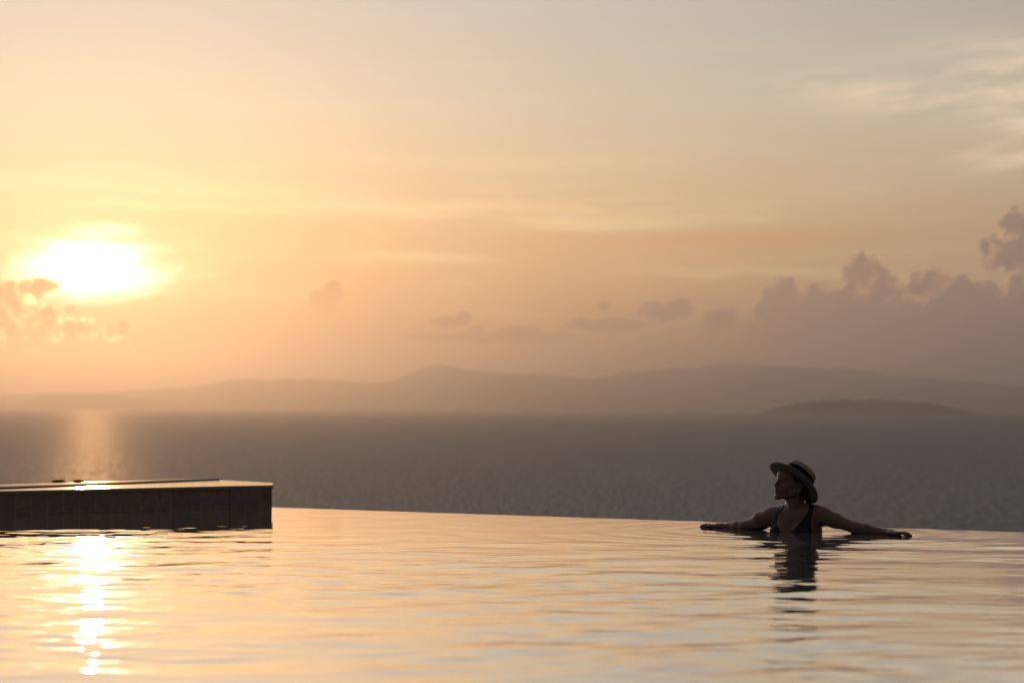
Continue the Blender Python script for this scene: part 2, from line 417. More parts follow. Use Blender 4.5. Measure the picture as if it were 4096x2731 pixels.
for i in range(ncomp):
    lam = 0.085 * (1.1 / 0.085) ** (rng.random())
    ang = rng.normal(math.pi / 2 + 0.15, 0.75)       # crests lie mostly across the view
    kx, ky = math.cos(ang) * 2 * math.pi / lam, math.sin(ang) * 2 * math.pi / lam
    s = 0.0185 * math.sqrt(2 / ncomp) * rng.uniform(0.6, 1.4) * 1.0
    gz += s * lam / (2 * math.pi) * np.sin(kx * gx + ky * gy + rng.uniform(0, 6.28))
patch = np.zeros_like(gx)                            # calmer and livelier patches
for i in range(14):
    lam = rng.uniform(1.6, 6.0); a = rng.uniform(0, 6.28)
    patch += np.sin(2 * math.pi / lam * (math.cos(a) * gx + math.sin(a) * gy * 0.6) + rng.uniform(0, 6.28))
gz *= np.clip(0.95 + 0.16 * patch, 0.35, 1.7)
gz *= np.interp(gy, [6, 9, 14, 18], [1.3, 1.1, 0.62, 0.6])
gz *= np.clip((y_edge(gx) - gy) / 2.2, 0.35, 1.0)    # flattens over the weir
rr = np.hypot(gx - WO.x, gy - (WO.y + 0.03))
gz += 0.0007 * np.exp(-((rr - 0.2) / 1.5) ** 2) * np.sin(rr * 2 * math.pi / 0.21 + 1.0) + 0.0006 * np.exp(-((rr - 0.2) / 2.2) ** 2) * np.sin(rr * 2 * math.pi / 0.42)
rows = [np.stack([gx, gy, gz], -1)]
last = rows[0][-1]
for off, dz in ((0.006, -0.0015), (0.012, -0.006), (0.015, -0.014), (0.016, -0.4)):
    r2 = last.copy(); r2[:, 0] += ENOR.x * off; r2[:, 1] += ENOR.y * off; r2[:, 2] += dz; rows.append(r2[None])
gv = np.concatenate(rows, 0)
nr, nx = gv.shape[:2]; idx = np.arange(nr * nx).reshape(nr, nx)
f = np.stack([idx[:-1, :-1], idx[:-1, 1:], idx[1:, 1:], idx[1:, :-1]], -1).reshape(-1, 4)
mpool = bpy.data.materials.new('pool_water'); mpool.use_nodes = True
t = mpool.node_tree; b = t.nodes['Principled BSDF']
b.inputs['IOR'].default_value = 1.333; b.inputs['Roughness'].default_value = 0.015; b.inputs['Metallic'].default_value = 0.85
tcs = t.nodes.new('ShaderNodeTexCoord').outputs['Object']
pn = noise(t, tcs, 1.3, 3, 0.5)
t.links.new(mixc(t, pn, (0.68, 0.69, 0.70), (0.72, 0.73, 0.74)), b.inputs['Base Color'])
bn = t.nodes.new('ShaderNodeBump'); bn.inputs['Strength'].default_value = 1.0; bn.inputs['Distance'].default_value = 0.0009
t.links.new(noise(t, vmath(t, 'MULTIPLY', tcs, (0.7, 1.0, 1)).outputs[0], 7.0, 2, 0.4).v, bn.inputs['Height']); t.links.new(bn.outputs[0], b.inputs['Normal'])
tag(mesh_obj('pool_water', gv.reshape(-1, 3), f, mpool), kind='structure')

# weir wall under the water's far edge
mtile = bpy.data.materials.new('pool_tile'); mtile.use_nodes = True
def tile_material(m, c1, c2, grout, size):
    t = m.node_tree; b = t.nodes['Principled BSDF']; b.inputs['Roughness'].default_value = 0.35
    uv = t.nodes.new('ShaderNodeUVMap'); uv.uv_map = 'UVMap'
    br = t.nodes.new('ShaderNodeTexBrick'); br.offset = 0.0; br.squash = 1.0
    br.inputs['Scale'].default_value = 1.0; br.inputs['Brick Width'].default_value = size; br.inputs['Row Height'].default_value = size
    br.inputs['Mortar Size'].default_value = 0.0035; br.inputs['Mortar Smooth'].default_value = 0.2; br.inputs['Bias'].default_value = 0.0
    br.inputs['Color1'].default_value = (*c1, 1); br.inputs['Color2'].default_value = (*c2, 1); br.inputs['Mortar'].default_value = (*grout, 1)
    t.links.new(uv.outputs[0], br.inputs['Vector'])
    n = noise(t, uv.outputs[0], 18, 5, 0.6)
    t.links.new(mixc(t, n.smooth(0.3, 0.7, 0.0, 0.45), br.outputs['Color'], (0.09, 0.07, 0.06)), b.inputs['Base Color'])
    bp = t.nodes.new('ShaderNodeBump'); bp.inputs['Distance'].default_value = 0.002; bp.inputs['Strength'].default_value = 0.8; bp.invert = True
    t.links.new(br.outputs['Fac'], bp.inputs['Height']); t.links.new(bp.outputs[0], b.inputs['Normal'])
tile_material(mtile, (0.42, 0.26, 0.18), (0.30, 0.20, 0.145), (0.50, 0.36, 0.27), 0.118)
def box_uv(me):
    uv = me.uv_layers.new(name='UVMap')
    for p in me.polygons:
        n = p.normal
        tdir = Vector((-n.y, n.x, 0)).normalized() if abs(n.z) < 0.9 else Vector((1, 0, 0))
        for li in p.loop_indices:
            c = me.vertices[me.loops[li].vertex_index].co
            uv.data[li].uv = (c.dot(tdir), c.z - 0.0195) if abs(n.z) < 0.9 else (c.x, c.y)
def strip(p, q, a, b_):                     # quad between offsets a..b along the edge normal
    return [p + ENOR * a, q + ENOR * a, q + ENOR * b_, p + ENOR * b_]
Pa = Vector((-13.5, y_edge(-13.5), 0)); Pb = Vector((11.5, y_edge(11.5), 0))
wr = bm_obj('weir_wall', prism_bm(strip(Pa, Pb, -0.85, 0.012), -2.6, -0.03, 0.004), mtile); box_uv(wr.data)
tag(wr, 'tiled overflow wall along the far edge of the infinity pool, just under the water', 'wall')

# hillside below the pool
mgr = mat('hillside_soil', (0.09, 0.075, 0.045), 0.95, 0.2, 0.5, 0.4, bump=0.15, bscale=0.8)
xs = np.linspace(-90, 90, 91); dd = np.array([0.03, 1.5, 4, 8, 14, 22, 32, 45, 60])
gx = np.zeros((len(dd), len(xs))); gy = gx.copy(); gz = gx.copy()
for j, d in enumerate(dd):
    c = Pa + (Pb - Pa) * 0.5
    gx[j] = c.x + EDIR.x * xs + ENOR.x * d; gy[j] = c.y + EDIR.y * xs + ENOR.y * d
    gz[j] = -1.6 - d * 0.78 + fbm1(xs / 9 + j * 7.7 + 300, 5, 4) * 0.5 * min(1, d / 6)
gv = np.stack([gx, gy, np.maximum(gz, SEA_Z - 0.6)], -1)
idx = np.arange(gv.shape[0] * gv.shape[1]).reshape(gv.shape[:2])
f = np.stack([idx[:-1, :-1], idx[:-1, 1:], idx[1:, 1:], idx[1:, :-1]], -1).reshape(-1, 4)
tag(mesh_obj('hillside', gv.reshape(-1, 3), f, mgr), kind='structure')

# ------------------------------------------------------------------ tiled platform at the left
DT = 0.160                                  # height of the deck above the water
A = at_z(0, 2062, 0); B = at_z(919, 2035, 0); C = at_z(1085, 2031, 0)
fd = (A - B).normalized()
A2 = B + fd * 5.4
D = at_z(1086, 1930, DT); D = Vector((D.x, D.y, 0))
Ee = at_z(765, 1913.5, DT); Ee = Vector((Ee.x, Ee.y, 0))
Fb = at_z(0, 1938, DT); Fb = Vector((Fb.x, Fb.y, 0))
F2 = Ee + (Fb - Ee).normalized() * 5.6
plat = empty('tiled_platform', (B.x, B.y, 0))
tag(plat, 'low dark tiled platform with a pale stone top, jutting into the pool at the left', 'platform')
foot = [A2, B, C, D, Ee, F2]
loc = Vector((B.x, B.y, 0))
foot = [Vector((p.x, p.y, 0)) - loc for p in foot]
w_ = bm_obj('tiled_wall', prism_bm(foot, -1.9, DT - 0.022), mtile, plat); box_uv(w_.data)
cen = sum(foot, Vector()) / len(foot)
# coping slab overhanging the wall by 12 mm
def grow(poly, d):
    out = []; n = len(poly)
    area = sum(poly[i].x * poly[(i + 1) % n].y - poly[(i + 1) % n].x * poly[i].y for i in range(n))
    sgn = 1 if area > 0 else -1
    for i in range(n):
        a, b_, c = poly[i - 1], poly[i], poly[(i + 1) % n]
        n1 = Vector(((b_ - a).y, -(b_ - a).x, 0)).normalized() * sgn; n2 = Vector(((c - b_).y, -(c - b_).x, 0)).normalized() * sgn
        m_ = (n1 + n2); m_ = m_ / max(0.35, m_.dot(n1)); out.append(b_ + m_ * d)
    return out
mstone = mat('wet_sandstone', (0.36, 0.27, 0.19), 0.13, 0.6, 0.35, 6.0, bump=0.0004, bscale=45)
bm_obj('stone_coping', prism_bm(grow(foot, 0.012), DT - 0.022, DT, 0.007, 4), mstone, plat, smooth=False)
# the plain end face (rendered block, not tiled)
mrender = mat('rough_render', (0.34, 0.24, 0.17), 0.8, 0.3, 0.35, 14, bump=0.002, bscale=60)
bl, cl = foot[1], foot[2]
nv = Vector(((cl - bl).y, -(cl - bl).x, 0)).normalized()
endp = [bl + nv * 0.003, cl + nv * 0.003, cl - nv * 0.0 , bl]
bm_obj('end_panel', prism_bm([bl + nv * 0.008, cl + nv * 0.008, cl, bl], -1.9, DT - 0.024), mrender, plat)

# thin dark slab on the back of the platform
S1 = at_z(39, 1953, DT); S2 = at_z(879, 1919, DT); S3 = at_z(765, 1913.8, DT + 0.010); S4 = at_z(39, 1940, DT + 0.010)
sd = (S1 - S2).normalized()
quad = [S2 + sd * 5.0, S2, Vector((S3.x, S3.y, 0)), Vector((S3.x, S3.y, 0)) + (S4 - S3).normalized() * 5.0]
sl_loc = Vector((S2.x, S2.y, DT))
mslab = mat('dark_slate', (0.27, 0.21, 0.20), 0.45, 0.4, 0.3, 12, bump=0.001, bscale=40)
o = bm_obj('stone_slab', prism_bm([Vector((p.x, p.y, 0)) - Vector((sl_loc.x, sl_loc.y, 0)) for p in quad], 0.0, 0.010, 0.003), mslab, loc=sl_loc)
tag(o, 'thin dark slab lying flat along the back of the tiled platform', 'slab')

# plant behind the platform, two leaf tips showing
mleaf = mat('plant_leaf', (0.10, 0.13, 0.025), 0.45, 0.4, 0.35, 30, sss=0.0)
t = mleaf.node_tree; tr_ = t.nodes.new('ShaderNodeBsdfTranslucent'); tr_.inputs[0].default_value = (0.30, 0.36, 0.05, 1)
mx_ = t.nodes.new('ShaderNodeMixShader'); mx_.inputs[0].default_value = 0.5
t.links.new(t.nodes['Principled BSDF'].outputs[0], mx_.inputs[1]); t.links.new(tr_.outputs[0], mx_.inputs[2]); t.links.new(mx_.outputs[0], t.nodes['Material Output'].inputs[0])
mstem = mat('plant_stem', (0.10, 0.09, 0.04), 0.7, 0.3, 0.3, 30)
pl0 = at_d(275, 1930, 17.55); root = Vector((pl0.x, pl0.y, -1.9))
plant = empty('plant', root)
tag(plant, 'green plant behind the platform with two broad leaf tips rising above the slab', 'plant')
def tube(path, radii, seg=10):
    bm = bmesh.new(); rings = []
    for i, p in enumerate(path):
        p = Vector(p); d = (Vector(path[min(i + 1, len(path) - 1)]) - Vector(path[max(i - 1, 0)])).normalized()
        q = d.to_track_quat('Z', 'Y'); r = radii[i]
        rings.append([bm.verts.new(p + q @ Vector((math.cos(2 * math.pi * k / seg) * r, math.sin(2 * math.pi * k / seg) * r, 0))) for k in range(seg)])
    for i in range(len(rings) - 1):
        for k in range(seg):
            bm.faces.new((rings[i][k], rings[i][(k + 1) % seg], rings[i + 1][(k + 1) % seg], rings[i + 1][k]))
    bm.faces.new(rings[0][::-1]); bm.faces.new(rings[-1]); return bm
def leaf(base, tip, width, droop, up):
    """a cupped pointed leaf, 2 mm thick"""
    base, tip = Vector(base), Vector(tip); d = tip - base; n = 14
    side = d.cross(Vector((0, -0.6, 0.8))).normalized(); upv = side.cross(d).normalized()
    bm = bmesh.new(); rows = []
    for i in range(n + 1):
        s = i / n; w = width * (math.sin(math.pi * min(1, s * 0.96 + 0.03)) ** 0.75) * (1 - 0.25 * s)
        c = base + d * s + upv * (math.sin(math.pi * s) * up - droop * s * s)
        rows.append([bm.verts.new(c + side * w * q + upv * abs(q) * w * 0.35) for q in (-1, -0.5, 0, 0.5, 1)])
    for i in range(n):
        for k in range(4): bm.faces.new((rows[i][k], rows[i][k + 1], rows[i + 1][k + 1], rows[i + 1][k]))
    r = bmesh.ops.solidify(bm, geom=bm.faces[:], thickness=0.002)
    return bm
def pr(px, py, d=17.55): return at_d(px, py, d) - root
bm_obj('stem', tube([(0, 0, 0), (0.02, 0.01, 0.9), pr(270, 1990), pr(272, 1960)], [0.014, 0.012, 0.009, 0.007]), mstem, plant, True)
bm_obj('leaf', leaf(pr(275, 1964), pr(206, 1925), 0.050, 0.0, 0.012), mleaf, plant, True)
bm_obj('leaf', leaf(pr(272, 1964), pr(356, 1931), 0.052, 0.014, 0.024), mleaf, plant, True)
bm_obj('leaf', leaf(pr(272, 1962), pr(262, 1950, 17.9), 0.03, 0.0, 0.01), mleaf, plant, True)

# ------------------------------------------------------------------ ship near the horizon
mhull = mat('ship_paint', (0.10, 0.09, 0.09), 0.6, 0.4, 0.3, 0.5)
mcab = mat('cabin_paint', (0.30, 0.28, 0.26), 0.6, 0.4, 0.2, 0.5)
sp_ = at_z(2106, 1644.5, SEA_Z)
ship = empty('ship', (sp_.x, sp_.y, SEA_Z))
Ls = 22 / FPX * sp_.y
tag(ship, 'tiny dark ship alone on the water near the horizon, below the mountains', 'ship')
bm = bmesh.new(); prev = None
for i in range(13):
    s = i / 12; x = (s - 0.5) * Ls; w = 0.13 * Ls * math.sin(math.pi * min(0.97, 0.12 + 0.85 * s)) ** 0.6
    if i == 12: w = 0.005 * Ls
    top = 0.13 * Ls + 0.05 * Ls * s * s
    ring = [bm.verts.new((x, -w * 0.6, -0.02 * Ls)), bm.verts.new((x, w * 0.6, -0.02 * Ls)), bm.verts.new((x, w, top)), bm.verts.new((x, -w, top))]
    if prev:
        for k in range(4): bm.faces.new((prev[k], prev[(k + 1) % 4], ring[(k + 1) % 4], ring[k]))
    else: bm.faces.new(ring[::-1])
    prev = ring
bm.faces.new(prev); bm_obj('hull', bm, mhull, ship)
def sbox(x0, x1, w, z0, z1):
    return prism_bm([Vector((x0, -w, 0)), Vector((x1, -w, 0)), Vector((x1, w, 0)), Vector((x0, w, 0))], z0, z1, 0.01 * Ls, 2)
bm_obj('cabin', sbox(-0.25 * Ls, 0.12 * Ls, 0.09 * Ls, 0.125 * Ls, 0.30 * Ls), mcab, ship)
bm_obj('bridge', sbox(-0.08 * Ls, 0.10 * Ls, 0.08 * Ls, 0.302 * Ls, 0.42 * Ls), mcab, ship)
bm_obj('mast', tube([(0, 0, 0.40 * Ls), (0, 0, 0.62 * Ls)], [0.018 * Ls, 0.01 * Ls]), mhull, ship)

# ------------------------------------------------------------------ floating leaves near the weir
mdead = mat('dead_leaf', (0.035, 0.025, 0.018), 0.7, 0.3, 0.3, 60)
for (x, y, l, lab) in ((2607, 2096, 0.009, 'small dark dead leaf floating by the pool edge, left of the swimmer'), (3680, 2151, 0.008, 'small dark dead leaf floating in front of the hand on the right')):
    p = at_z(x, y, 0.002)
    o = bm_obj('floating_leaf', leaf((-l * 0.6, 0, 0), (l * 0.6, l * 0.5, 0.007), l * 0.35, 0.0, 0.005), mdead, loc=p, smooth=True)
    o.scale = (1, 1, 0.3)
    tag(o, lab, 'leaf', 'dead leaves on the pool water')

# ------------------------------------------------------------------ the woman (signed distance shapes, meshed as one surface)
def ap(xa, za, y):                           # from the plane at 14 m to its true place y metres further back
    k = (14 + y) / 14
    X0 = WO.x + xa
    return np.array([X0 * k - WO.x, y, CAM_H + (za - CAM_H) * k])
class Field:
    def __init__(s, lo, hi, h):
        s.lo = np.array(lo, float); s.h = h; s.n = np.ceil((np.array(hi) - s.lo) / h).astype(int) + 1
        s.d = np.full(s.n, 1.0, np.float32)
    def region(s, lo, hi):
        a = np.clip(np.floor((np.array(lo) - s.lo) / s.h).astype(int), 0, s.n - 1); b = np.clip(np.ceil((np.array(hi) - s.lo) / s.h).astype(int) + 1, 1, s.n)
        sl_ = tuple(slice(int(a[i]), int(max(b[i], a[i] + 1))) for i in range(3))
        g = np.meshgrid(*[s.lo[i] + s.h * np.arange(sl_[i].start, sl_[i].stop) for i in range(3)], indexing='ij', sparse=True)
        return sl_, g
    def put(s, fn, lo, hi, k, sub=False):
        m = k + 0.012
        sl_, g = s.region(np.array(lo) - m, np.array(hi) + m)
        q = fn(*g).astype(np.float32); a = s.d[sl_]
        if sub: a, q = -a, q
        if k > 0:
            h = np.clip(0.5 + 0.5 * (a - q) / k, 0, 1); r = a * (1 - h) + q * h - k * h * (1 - h)
        else: r = np.minimum(a, q)
        s.d[sl_] = -r if sub else r
    def cone(s, a, b, ra, rb, k=0.015, sub=False, flat=None):
        a, b = np.array(a, float), np.array(b, float); ba = b - a; L = max(1e-9, ba @ ba)
        def fn(x, y, z):
            px, py, pz = x - a[0], y - a[1], z - a[2]
            t = np.clip((px * ba[0] + py * ba[1] + pz * ba[2]) / L, 0, 1)
            return np.sqrt((px - ba[0] * t) ** 2 + (py - ba[1] * t) ** 2 + ((pz - ba[2] * t) * (flat or 1)) ** 2) - (ra + (rb - ra) * t)
        r = max(ra, rb); s.put(fn, np.minimum(a, b) - r, np.maximum(a, b) + r, k, sub)
    def ell(s, c, axes, rad, k=0.015, sub=False):
        c = np.array(c, float); M = np.array(axes, float); rad = np.array(rad, float)
        def fn(x, y, z):
            p = [(x - c[0]) * M[i, 0] + (y - c[1]) * M[i, 1] + (z - c[2]) * M[i, 2] for i in range(3)]
            k0 = np.sqrt(sum((p[i] / rad[i]) ** 2 for i in range(3))); k1 = np.sqrt(sum((p[i] / rad[i] ** 2) ** 2 for i in range(3))) + 1e-9
            return k0 * (k0 - 1) / k1
        ext = np.sqrt(((M * rad[:, None]) ** 2).sum(0)); s.put(fn, c - ext, c + ext, k, sub)
    def mesh(s):
        d = s.d; ins = d < 0; n = np.array(d.shape) - 1
        cnt = np.zeros(n, np.uint8)
        cs = [(i, j, k) for i in (0, 1) for j in (0, 1) for k in (0, 1)]
        for i, j, k in cs: cnt += ins[i:n[0] + i, j:n[1] + j, k:n[2] + k]
        act = np.argwhere((cnt > 0) & (cnt < 8))
        vals = np.stack([d[act[:, 0] + i, act[:, 1] + j, act[:, 2] + k] for i, j, k in cs], 1)
        acc = np.zeros((len(act), 3)); num = np.zeros(len(act))
        for a in range(8):
            for b in range(a + 1, 8):
                da = np.array(cs[b]) - np.array(cs[a])
                if np.abs(da).sum() != 1: continue
                m = (vals[:, a] < 0) != (vals[:, b] < 0)
                t_ = vals[m, a] / (vals[m, a] - vals[m, b])
                acc[m] += np.array(cs[a]) + t_[:, None] * da; num[m] += 1
        verts = s.lo + s.h * (act + acc / num[:, None])
        ids = np.full(n, -1, np.int32); ids[tuple(act.T)] = np.arange(len(act))
        faces = []
        for ax in range(3):
            sa = [slice(None)] * 3; sb = [slice(None)] * 3; sa[ax] = slice(0, -1); sb[ax] = slice(1, None)
            A_, B_ = ins[tuple(sa)], ins[tuple(sb)]
            e = np.argwhere(A_ != B_); u, v = [(1, 2), (2, 0), (0, 1)][ax]
            ok = (e[:, u] > 0) & (e[:, v] > 0) & (e[:, u] < n[u]) & (e[:, v] < n[v]); e = e[ok]
            q = []
            for du, dv_ in ((0, 0), (1, 0), (1, 1), (0, 1)):
                c = e.copy(); c[:, u] -= du; c[:, v] -= dv_; q.append(ids[tuple(c.T)])
            q = np.stack(q, 1); fl_ = A_[tuple(e.T)]; q[~fl_] = q[~fl_][:, ::-1]
            faces.append(q)
        return verts, np.concatenate(faces)
def poly_sd(px, pz, poly):
    d = None; inside = np.zeros(np.broadcast(px, pz).shape, bool); n = len(poly)
    for i in range(n):
        (x1, z1), (x2, z2) = poly[i], poly[(i + 1) % n]
        ex, ez = x2 - x1, z2 - z1; wx, wz = px - x1, pz - z1
        t_ = np.clip((wx * ex + wz * ez) / (ex * ex + ez * ez), 0, 1)
        q = (wx - ex * t_) ** 2 + (wz - ez * t_) ** 2; d = q if d is None else np.minimum(d, q)
        c = ((z1 <= pz) & (z2 > pz)) | ((z2 <= pz) & (z1 > pz))
        if ez != 0: inside ^= c & (px < x1 + (pz - z1) / ez * ex)
    return np.where(inside, -1, 1) * np.sqrt(d)

Zv = np.array([0, 0, 1.0]); I3 = np.eye(3)
SE = np.array([0.87, -0.5, 0]); SN = np.array([-0.5, -0.87, 0])       # shoulder axis, chest direction
BLO, BHI, VOX = (-0.70, -0.50, -0.26), (0.74, 0.58, 0.42), 0.0036
body = Field(BLO, BHI, VOX)
shR = ap(-0.150, 0.091, 0.085); elR = ap(-0.316, 0.027, 0.24); wrR = ap(-0.450, 0.027, 0.38)
shL = ap(0.118, 0.096, -0.07); elL = ap(0.324, 0.022, -0.185); wrL = ap(0.497, -0.005, -0.30)
tc_ = np.array([-0.022, 0.012, 0.0])
# torso
body.ell(tc_ + [0.012, -0.005, -0.03], [SE, SN, Zv], (0.150, 0.100, 0.185), 0.02)
body.ell(tc_ + [0.02, 0.035, -0.20], [SE, SN, Zv], (0.135, 0.090, 0.16), 0.05)
up_m = (shR + shL) / 2
body.cone(shR + np.array([0.02, -0.012, 0.004]), shL + np.array([-0.02, 0.012, 0.006]), 0.045, 0.046, 0.03)
body.ell(up_m + SN * 0.012 + [0, 0, -0.03], [SE, SN, Zv], (0.135, 0.072, 0.070), 0.04)
for s in (-1, 1):
    body.ell(tc_ + SE * 0.066 * s + SN * 0.080 + [0, 0, -0.008], [SE, SN, Zv], (0.058, 0.052, 0.058), 0.03)     # bust
    body.cone(up_m + SE * 0.02 * s + SN * 0.058 + [0, 0, 0.012], up_m + SE * 0.125 * s + SN * 0.022 + [0, 0, 0.026], 0.008, 0.009, 0.012)  # collar bone
# neck
nk0 = np.array([-0.030, 0.030, 0.205]); nk1 = np.array([-0.026, 0.035, 0.110])
body.cone(nk0, nk1, 0.046, 0.052, 0.03)
body.cone(np.array([-0.03, 0.03, 0.145]), shL + np.array([-0.04, 0.02, 0.018]), 0.030, 0.030, 0.03)
body.cone(np.array([-0.03, 0.03, 0.140]), shR + np.array([0.04, 0.0, 0.012]), 0.026, 0.028, 0.025)
body.cone(np.array([-0.058, -0.005, 0.19]), np.array([-0.052, -0.035, 0.118]), 0.017, 0.012, 0.02)             # neck muscle
# arms
for sh, el, wr_, side in ((shR, elR, wrR, -1), (shL, elL, wrL, 1)):
    mid = sh + (el - sh) * 0.42; fm_ = el + (wr_ - el) * 0.33
    body.ell(sh + (el - sh) * 0.08, I3, (0.050, 0.050, 0.050), 0.03)
    body.cone(sh, mid, 0.049, 0.044 if side > 0 else 0.052, 0.03); body.cone(mid, el, 0.041 if side > 0 else 0.050, 0.031, 0.02)
    body.cone(el, fm_, 0.031, 0.031, 0.03); body.cone(fm_, wr_, 0.031, 0.0195, 0.02)
    d = (wr_ - el); d[2] *= 0.3; d /= np.linalg.norm(d); lat = np.cross(Zv, d); lat /= np.linalg.norm(lat)    # hand lies flat on the weir
    if lat[1] > 0: lat = -lat                                                                                  # lat points to the camera
    upn = np.cross(d, lat); upn *= np.sign(upn[2])
    pc = wr_ + d * 0.048
    body.cone(wr_, wr_ + d * 0.03, 0.020, 0.022, 0.015)
    body.ell(pc + upn * 0.002, [d, lat, upn], (0.050, 0.039, 0.015), 0.012)
    for i, (off, L, r0) in enumerate(((0.030, 0.066, 0.0088), (0.010, 0.076, 0.0092), (-0.010, 0.071, 0.0088), (-0.029, 0.055, 0.0078))):
        k0 = wr_ + d * (0.088 - 0.006 * abs(i - 1)) + lat * off + upn * 0.002
        spread = lat * (off * 0.22)
        j1 = k0 + (d + spread * 4) * L * 0.42 + upn * 0.006; j2 = j1 + (d + spread * 4) * L * 0.32 - upn * 0.004; j3 = j2 + d * L * 0.26 - upn * 0.010
        body.cone(k0, j1, r0 + 0.0005, r0, 0.006); body.cone(j1, j2, r0, r0 - 0.0006, 0.003); body.cone(j2, j3, r0 - 0.0006, r0 - 0.0018, 0.003)
    t0 = wr_ + d * 0.022 + lat * 0.026; t1_ = t0 + d * 0.030 + lat * 0.020 + upn * 0.004; t2 = t1_ + d * 0.028 + lat * 0.006 - upn * 0.002
    body.cone(t0, t1_, 0.0125, 0.0098, 0.010); body.cone(t1_, t2, 0.0096, 0.0078, 0.003)
# head
HO = np.array([-0.035, 0.020, 0.258]); HF = np.array([-0.94, -0.342, 0]); HS = np.array([0.342, -0.94, 0])
def hp(f_, s_, z_): return HO + HF * f_ / 1000 + HS * s_ / 1000 + Zv * z_ / 1000
HA = [HF, HS, Zv]
def pitched(a):
    c, s = math.cos(R(a)), math.sin(R(a)); return [HF * c + Zv * s, HS, Zv * c - HF * s]
HP = pitched(10)
mm = lambda *v: tuple(q / 1000 for q in v)
head = body
head.ell(hp(0, 0, 44), HP, mm(94, 73, 86), 0.02)
head.ell(hp(36, 0, 16), HP, mm(56, 57, 76), 0.02)
head.ell(hp(50, 0, -32), HP, mm(48, 45, 40), 0.02)
head.ell(hp(88, 0, -22), HP, mm(26, 28, 26), 0.018)
head.ell(hp(56, 0, 66), HP, mm(38, 48, 36), 0.02)
head.cone(hp(109, -3, -59), hp(109, 3, -59), 0.0120, 0.0120, 0.016)
for s in (-1, 1):
    head.cone(hp(97, 9 * s, -57), hp(26, 47 * s, -38), 0.0115, 0.0130, 0.018)
    head.cone(hp(26, 48 * s, -38), hp(2, 60 * s, 2), 0.0135, 0.014, 0.02)
    head.ell(hp(71, 36 * s, -2), HP, mm(23, 21, 24), 0.020)
    head.ell(hp(101, 30 * s, 31), HP, mm(13.5, 16, 10), 0.010, sub=True)
    head.ell(hp(78, 30 * s, 30), HP, mm(13, 15, 10.5), 0.006)
    head.cone(hp(92, 11 * s, 47), hp(83, 44 * s, 49), 0.0040, 0.0034, 0.012)
    head.ell(hp(107, 11 * s, 3), HP, mm(9, 6.5, 7), 0.005)
    head.ell(hp(-4, 74 * s, 2), pitched(-8), mm(18, 8, 30), 0.006)
    head.ell(hp(-1, 82 * s, 5), pitched(-8), mm(9, 5, 16), 0.004, sub=True)
head.cone(hp(86, 0, 48), hp(111, 0, 17), 0.0092, 0.0082, 0.010)
head.ell(hp(115, 0, 9), HP, mm(10.0, 9, 8.5), 0.006)
head.cone(hp(106, 0, 2), hp(112, 0, -12), 0.0065, 0.0060, 0.006)
for s in (-1, 1):
    head.cone(hp(114.5, 2 * s, -18), hp(104, 20 * s, -25), 0.0056, 0.0036, 0.004)
    head.cone(hp(112.5, 2 * s, -31), hp(104, 18 * s, -27.5), 0.0066, 0.0040, 0.004)
head.cone(hp(118, 0, -24.5), hp(104, 23, -24), 0.0016, 0.0015, 0.004, sub=True)
head.cone(hp(118, 0, -24.5), hp(104, -23, -24), 0.0016, 0.0015, 0.004, sub=True)
bv, bf = body.mesh()

person = empty('person', WO)
tag(person, 'woman in straw hat and black swimsuit leaning on the pool edge, arms spread', 'person')
mskin = mat('skin', (0.215, 0.105, 0.064), 0.32, 0.5, 0.12, 40, sss=0.12)
mesh_obj('body', bv, bf, mskin, person)

# swimsuit: the skin's own surface, 3 mm out, kept inside the cut of the suit
def z1(x, y): return (0.0005847 * x - 0.6514, 0.4980 - 0.0005847 * y)
cupR = [z1(*p) for p in ((914, 560), (958, 560), (950, 622), (922, 648), (893, 690), (880, 745), (893, 800), (925, 860), (940, 905), (1010, 905), (1085, 905), (1085, 1400), (640, 1400), (690, 940), (785, 858), (812, 828), (838, 775), (866, 700), (893, 640))]
cupL = [z1(*p) for p in ((1205, 560), (1262, 560), (1252, 606), (1232, 680), (1219, 760), (1222, 820), (1240, 880), (1300, 960), (1330, 1400), (1070, 1400), (1005, 905), (1020, 868), (1060, 820), (1120, 755), (1170, 690), (1200, 640))]
i1 = np.ceil((np.array((0.20, 0.30, 0.19)) - body.lo) / VOX).astype(int); i0 = np.floor((np.array((-0.26, -0.32, -0.20)) - body.lo) / VOX).astype(int)
bd = body.d[i0[0]:i1[0], i0[1]:i1[1], i0[2]:i1[2]]
def up2(d, ax):                               # midpoints between the samples
    d = np.moveaxis(d, ax, 0); o = np.empty((2 * d.shape[0] - 1,) + d.shape[1:], np.float32)
    o[::2] = d; o[1::2] = (d[:-1] + d[1:]) / 2; return np.moveaxis(o, 0, ax)
bd = up2(up2(up2(bd, 0), 1), 2)
suit = Field(body.lo + VOX * i0, body.lo + VOX * i0 + 0.01, VOX / 2)
suit.d = bd; n0 = bd.shape; g = np.meshgrid(*[suit.lo[i] + suit.h * np.arange(n0[i]) for i in range(3)], indexing='ij', sparse=True)
kk = 14 / (14 + g[1])
xa = (g[0] + WO.x) * kk - WO.x; za = CAM_H + (g[2] - CAM_H) * kk
yc = 0.012 - 0.575 * (g[0] + 0.022)          # plane of the shoulders: straps run on behind it
front = np.minimum(poly_sd(xa, za, cupR), poly_sd(xa, za, cupL))
behind = np.minimum(np.abs(g[0] + 0.095 + 0 * g[1]) - 0.012, np.abs(g[0] - 0.070) - 0.012) + 0 * g[2]
low = np.maximum(g[2] + 0.03, -(g[1] - yc))  # closed at the back below
reg = np.where(g[1] < yc + 0.045, front, np.minimum(behind, g[2] + 0.03))
suit.d = np.maximum(np.maximum(bd - 0.0032, -bd - 0.006), reg * 0.9).astype(np.float32)
